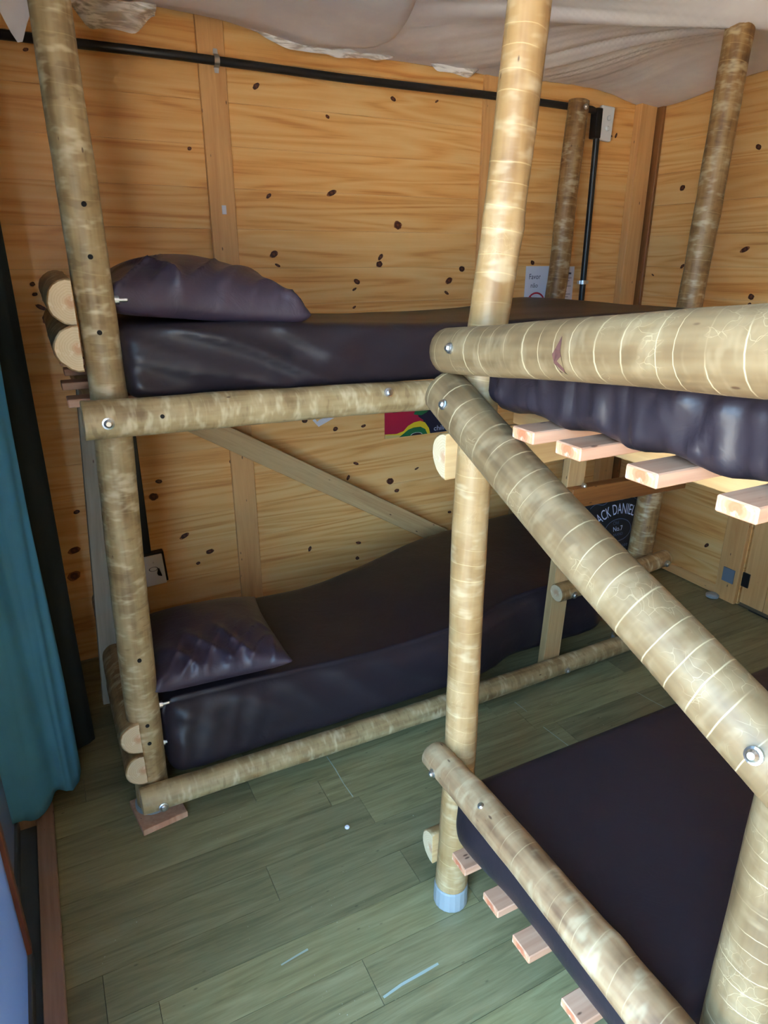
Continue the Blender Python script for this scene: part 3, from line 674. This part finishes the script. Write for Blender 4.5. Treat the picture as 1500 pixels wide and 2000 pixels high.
for k, yy in enumerate((.975, .857, .749, .607, .465)):
    if k: board('slat', (.690, yy, 1.281), (2.66, yy, 1.281), .055, .021, (0, 1, 0), M_SLAT, B2, endm=M_SLATEND)
    board('slat', (.676 + .004 * (k % 2), yy - .02, .262), (2.66, yy - .02, .262), .055, .020, (0, 1, 0), M_SLAT, B2, endm=M_SLATEND)
for xx in (.88, 1.7, 2.6):
    board('cross_beam', (xx, .33, 1.252), (xx, 1.10, 1.252), .045, .036, (1, 0, 0), M_SAWN, B2, endm=M_SLATEND)
    board('cross_beam', (xx, .33, .226), (xx, 1.10, .226), .045, .052, (1, 0, 0), M_SLAT, B2, endm=M_SLATEND)
bolt(ru, (.643, 1.012, 1.406), (-1, 0, .16), .0075); bolt(rd, (.643, 1.027, 1.305), (-.95, -.12, .30), .0075); bolt(rd, (.643, .356, 1.033), (-.915, -.15, .37), .0085)
bolt(rl, (.650, 1.035, .468), (-1, 0, -.07), .008); bolt(rl, (.668, .873, .503), (-.48, 0, .88), .008)
V = [Vector((.6375, .731 + x, 1.423 + z)) for x, z in ((.000, .030), (.006, .012), (.012, .004), (.010, -.008), (.003, -.020), (-.010, -.036), (-.006, -.020), (-.007, -.002), (-.004, .010))]
V = [Vector((.685 - math.sqrt(max(0, .0452 ** 2 - (q.z - 1.432) ** 2)) - .0008, q.y, q.z)) for q in V]
mk('bark_scar', mesh(V, [tuple(range(len(V)))], plain('purple_bark_scar', lin(84, 50, 44), .7), False), ru)
lathe('foot_cap', [(.0425, .0), (.0440, .004), (.0430, .055), (.041, .06)], M_GREYP, B2, (.738, 1.07, .001))
lathe('foot_cap', [(.060, .0), (.062, .004), (.060, .05), (.056, .055)], M_GREYP, B2, (.80, .365, .001))
def mat_u2(p, n):
    q = p.copy()
    if n.x < -.3:
        lowk = sst(1.40, 1.29, p.z)
        fo = ridge(p.y * 11 + .6 * N(p.z * 8, p.y * 4), p.z * 3, 3) * .005 + crease(p.y * 13 + .8 * (p.z - 1.3) * 6, p.z * 2, 8) * .012 + crease(p.y * 25 - (p.z - 1.3) * 5, p.z * 3, 2) * .008 + crease(p.y * 44, p.z * 4, 5) * .004
        q.x += n.x * (fo + .006 * ridge(p.y * 4.2 - (p.z - 1.3) * 6, p.z * 2, 1) * lowk)
        q.z -= .005 * lowk * (1 - (math.cos((p.y - .607) * 2 * PI / .142)))
    q.z += .006 * N(p.x * 4, p.y * 4) * sst(1.32, 1.4, p.z)
    return q
tag(soft_box('mattress', .738, 2.62, .430, 1.025, 1.300, 1.405, .03, M_SHEET, mat_u2, .009), 'wrinkled purple grey mattress on the right foreground upper bunk above protruding slat ends', 'mattress', 'mattresses in brown satin sheets')
def mat_l2(p, n):
    q = p.copy()
    if n.x < -.3:
        fo = .006 * ridge(p.y * 7 + p.z * 9, p.z * 3, 6) * sst(.75, .95, p.y) + .002 * N(p.y * 8, p.z * 8) + .012 * ridge((p.y - 1.0) * 9 + (p.z - .4) * 7, 1, 4) * sst(.8, .95, p.y)
        q.x += n.x * fo
        q.x -= .012 * sst(.43, .30, p.z) * sst(.28, .34, p.z)
    return q
tag(soft_box('mattress', .713, 2.62, .430, 1.02, .270, .428, .03, M_SHEET, mat_l2, .011), 'nearly black mattress on the lower bunk in the right foreground', 'mattress', 'mattresses in brown satin sheets')

# ------------------------------------------------------------------ conduits, sockets
c1 = tag(tube('electrical_conduit', [(-.18, YB - .034, 2.182), (.6, YB - .034, 2.186), (1.2, YB - .034, 2.180), (1.9, YB - .034, 2.184), (2.40, YB - .034, 2.178), (2.436, YB - .034, 2.170), (2.446, YB - .034, 2.140), (2.449, YB - .034, 1.7), (2.452, YB - .034, 1.0), (2.455, YB - .034, .2)], .0145, M_BLACK), 'black conduit running along the top of the back wall and down beside the white switch', 'conduit')
box('elbow_box', 2.418, 2.452, YB - .055, YB - .012, 2.065, 2.185, M_BLACK, c1, .004)
def clip(pos, ax):
    V = []; F = []; n = 12
    for k in range(n + 1):
        a = PI * k / n
        for s_ in (-.009, .009):
            loc = Vector((s_, -.020 * math.sin(a), .020 * math.cos(a))); 
            if ax == 'z': loc = Vector((loc.z, loc.y, s_))
            V.append(Vector(pos) + loc)
    for e, q in ((0, 1), (n, -1)):
        for s_ in (-.007, .007):
            loc = Vector((s_, 0, q * .036)); 
            if ax == 'z': loc = Vector((loc.z, 0, s_))
            V.append(Vector(pos) + loc)
    F = [(2 * k, 2 * k + 1, 2 * k + 3, 2 * k + 2) for k in range(n)]
    m0 = 2 * n + 2
    F += [(0, 1, m0 + 1, m0), (2 * n, 2 * n + 1, m0 + 3, m0 + 2)]
    return mk('conduit_clip', mesh(V, F, M_STEEL, False), c1)
clip((.715, YB - .032, 2.185), 'x'); clip((1.915, YB - .032, 2.184), 'x'); clip((2.450, YB - .032, 1.445), 'z')
sw = root('wall_switch', (2.49, YB, 2.07), 'white two button switch plate high on the back wall at the conduit corner', 'switch')
swm = Matrix.Translation((2.488, YB - .036, 2.128)) @ Matrix.Rotation(R(3), 4, 'Y')
box('switch_plate', -.038, .038, -.012, .010, -.070, .070, M_WHITE, sw, .005, swm)
box('switch_back_box', -.030, .040, .010, .032, -.062, .062, M_BLACK, sw, .002, swm)
for zz in (.022, -.020): lathe('switch_button', [(.011, 0), (.011, .004), (.008, .007), (.004, .008)], M_WHITE, sw, swm @ Vector((.006, -.011, zz)), (0, -1, 0), 16)
c2 = tag(box('cable_trunking', .258, .300, YB - .024, YB - .001, .40, 1.30, M_BLACK, None, .003), 'flat black cable trunking dropping behind the left post to the wall socket', 'conduit')
so = root('wall_socket', (.30, YB, .29), 'white socket plate with broken centre low on the back wall beneath the trunking', 'socket')
som = Matrix.Translation((.299, YB - .045, .361)) @ Matrix.Rotation(R(-3), 4, 'Y')
box('socket_plate', -.041, .041, -.006, .006, -.066, .066, M_WHITE, so, .004, som)
box('socket_back_box', -.036, .050, .006, .040, -.062, .070, M_BLACK, so, .002, som)
V = []; F = []; n = 24
for k in range(n + 1):
    a = 2 * PI * k / n
    for rr in (1, .82): V.append(som @ Vector((-.002 + .018 * rr * math.cos(a), -.0066, .008 + .010 * rr * math.sin(a))))
F = [(2 * k, 2 * k + 1, 2 * k + 3, 2 * k + 2) for k in range(n)]
mk('socket_outline', mesh(V, F, M_INK, False), so)
mk('socket_hole', mesh([som @ Vector(q) for q in ((.016, -.0068, .008), (.009, -.0068, -.014), (.012, -.0068, -.024), (.026, -.0068, -.031), (.027, -.0068, -.026), (.020, -.0068, .007))], [(0, 1, 2, 3, 4, 5)], M_BLACK, False), so)
lathe('socket_screw', [(.003, 0), (.003, .0012)], M_STEEL, so, som @ Vector((.002, -.006, .036)), (0, -1, 0), 10)

# ------------------------------------------------------------------ papers, posters on the back wall
def flat(name, pts, m, parent, dy):
    return mk(name, mesh([(x, YB - dy, z) for x, z in pts], [tuple(range(len(pts)))], m, False), parent)
def txt(s, size, x, z, m, parent, dy, sx=1.):
    V, F = text_polys(s, size)
    return mk('printed_text', mesh([(x + v.x * sx, YB - dy, z + v.y) for v in V], F, m, False), parent)
def ringxz(cx, cz, r0, r1, m, parent, dy, a0=0, a1=2 * PI, name='printed_ring', sz=1.):
    V = []; n = 40
    for k in range(n + 1):
        a = a0 + (a1 - a0) * k / n
        for r in (r0, r1): V.append((cx + r * math.cos(a), YB - dy, cz + sz * r * math.sin(a)))
    return mk(name, mesh(V, [(2 * k, 2 * k + 1, 2 * k + 3, 2 * k + 2) for k in range(n)], m, False), parent)
n1 = root('no_smoking_notice', (2.195, YB, 1.315), 'white paper notice with red no smoking ring left of the rear bed post', 'notice', 'paper notices')
box('paper_sheet', 2.122, 2.262, YB - .003, YB - .001, 1.305, 1.520, M_PAPER, n1)
txt('Favor', .034, 2.176, 1.462, M_INK, n1, .0036, .9); txt('não', .030, 2.176, 1.424, M_INK, n1, .0036)
ringxz(2.192, 1.345, .050, .058, M_RED, n1, .0037)
flat('printed_bar', [(2.152, 1.380), (2.159, 1.386), (2.233, 1.312), (2.226, 1.306)], M_RED, n1, .0038)
flat('printed_cigarette', [(2.160, 1.338), (2.224, 1.338), (2.224, 1.350), (2.160, 1.350)], M_INK, n1, .0036)
n2 = root('text_notice', (2.35, YB, 1.315), 'white paper notice of small grey text right of the rear bed post', 'notice', 'paper notices')
box('paper_sheet', 2.276, 2.416, YB - .003, YB - .001, 1.305, 1.518, M_PAPER, n2)
flat('printed_heading', [(2.30, 1.482), (2.398, 1.482), (2.398, 1.490), (2.30, 1.490)], M_INK, n2, .0036)
for k in range(9):
    if k in (4,): continue
    zz = 1.462 - k * .0125; flat('printed_line', [(2.288, zz), (2.402 - .012 * (k % 3), zz), (2.402 - .012 * (k % 3), zz + .006), (2.288, zz + .006)], M_INKP, n2, .0036)
po_ = root('poster', (1.55, YB, .774), 'red yellow and green poster on the wall under the upper bunk', 'poster')
PM = lambda n_, r, g_, b: plain('poster_' + n_, lin(r, g_, b), .5)
Mred, Myel, Mgrn, Mnav, Mcre, Mdk = PM('red', 178, 28, 66), PM('yellow', 226, 200, 44), PM('green', 24, 110, 66), PM('navy', 22, 26, 52), PM('cream', 214, 190, 120), PM('dark', 40, 14, 30)
X0, X1, Z0, Z1 = 1.378, 1.80, .776, 1.02
box('poster_sheet', X0, X1, YB - .003, YB - .001, Z0, Z1, Mred, po_)
flat('poster_print', [(1.60, Z0), (X1, Z0), (X1, Z1), (1.56, Z1), (1.545, .90), (1.555, .862), (1.58, .845)], Mnav, po_, .0034)
flat('poster_print', [(1.53, .875), (1.545, .92), (1.57, .95), (1.61, .945), (1.63, .91), (1.60, .88), (1.57, .868)], Mgrn, po_, .0037)
flat('poster_print', [(1.63, .88), (1.66, .93), (1.72, .91), (1.70, .85), (1.66, .846)], Mgrn, po_, .0037)
flat('poster_print', [(X0, .776), (1.62, .776), (1.612, .803), (1.59, .832), (1.565, .842), (1.53, .838), (1.50, .825), (1.475, .802), (1.44, .793), (X0, .797)], Myel, po_, .0038)
flat('poster_print', [(X0, .776), (1.46, .776), (1.455, .786), (X0, .793)], Mcre, po_, .0040)
flat('poster_print', [(1.452, .776), (1.604, .776), (1.592, .800), (1.565, .814), (1.53, .814), (1.50, .806), (1.475, .790)], Mgrn, po_, .0041)
flat('poster_print', [(1.515, .776), (1.575, .776), (1.565, .784), (1.545, .788), (1.525, .785)], Mdk, po_, .0044)
ringxz(1.545, .774, .030, .034, M_PAPER, po_, .0045, .3, PI - .3, 'poster_print', .45)
txt('chill', .034, 1.668, .787, M_PRINT, po_, .0042, 1.1)
flat('poster_print', [(1.40, .905), (1.47, .915), (1.50, .908), (1.48, .895), (1.42, .893)], Mdk, po_, .0037)
tp = tag(mk('torn_paper', mesh([(1.028, YB - .002, .899), (1.055, YB - .004, .868), (1.130, YB - .003, .900), (1.085, YB - .002, .905), (1.060, YB - .003, .899), (1.05, YB - .002, .890), (1.04, YB - .003, .905)], [(0, 1, 5, 6), (1, 2, 3, 4, 5)], M_PAPER, False)), 'torn white paper scrap on the wall left of the colourful poster', 'paper scrap')
tag(box('adhesive_tab', .700, .716, YB - .0205, YB - .018, 1.705, 1.735, M_PAPER), 'tiny white tab stuck on the left wall batten', 'tab')

# ------------------------------------------------------------------ curtain, floor bits
path = [(-.30, 1.715), (-.255, 1.765), (-.215, 1.775), (-.175, 1.80), (-.150, 1.845), (-.120, 1.845), (-.098, 1.862), (-.076, 1.895), (-.082, 1.935), (-.12, 1.955), (-.13, 1.99), (-.08, 2.01), (-.035, 2.04), (-.022, 2.09), (-.055, 2.13), (-.13, 2.14), (-.17, 2.18), (-.12, 2.22), (-.08, 2.27)]
pv = []
for k in range(len(path) - 1):
    a, b, c, d = (Vector(path[min(max(k + q, 0), len(path) - 1)]) for q in (-1, 0, 1, 2))
    for s_ in range(6):
        u = s_ / 6; pv.append(.5 * ((2 * b) + (c - a) * u + (2 * a - 5 * b + 4 * c - d) * u * u + (3 * b - a - 3 * c + d) * u ** 3))
pv.append(Vector(path[-1])); nz_ = 60; V = []; F = []
for j in range(nz_ + 1):
    t = j / nz_; z = .068 + (2.22 - .068) * t
    for k, p in enumerate(pv):
        V.append((p.x + .008 * N(k * .25, z * 1.5) - .01 * t * 0, p.y + .008 * N(k * .25, z * 1.5, 7), z + (.012 * math.sin(k * .3) if j == 0 else 0)))
np_ = len(pv)
F = [(j * np_ + k, j * np_ + k + 1, (j + 1) * np_ + k + 1, (j + 1) * np_ + k) for j in range(nz_) for k in range(np_ - 1)]
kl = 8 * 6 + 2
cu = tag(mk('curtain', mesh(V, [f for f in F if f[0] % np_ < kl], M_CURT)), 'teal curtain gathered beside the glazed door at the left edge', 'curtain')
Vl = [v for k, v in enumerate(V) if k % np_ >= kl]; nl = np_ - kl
mk('curtain_shade_fold', mesh(Vl, [(j * nl + k, j * nl + k + 1, (j + 1) * nl + k + 1, (j + 1) * nl + k) for j in range(nz_) for k in range(nl - 1)], plain('dark_curtain_shade', lin(18, 24, 22), .9)), cu)  # rear folds of the curtain, coloured near-black as painted-in shade
sm = cu.modifiers.new('cloth thickness', 'SOLIDIFY'); sm.thickness = .003
tag(lathe('pebble', [(.003, 0), (.0065, .002), (.007, .005), (.004, .009)], M_PAPER, None, (.594, 1.402, .0004), (0, 0, 1), 12), 'small white bead lying on the open floor', 'bead')
tag(box('curtain_rod', XL - .01, -.03, 1.70, 2.29, 2.22, 2.235, M_BLACK, None, .002), 'dark rail carrying the teal curtain above the doorway corner', 'curtain rail')
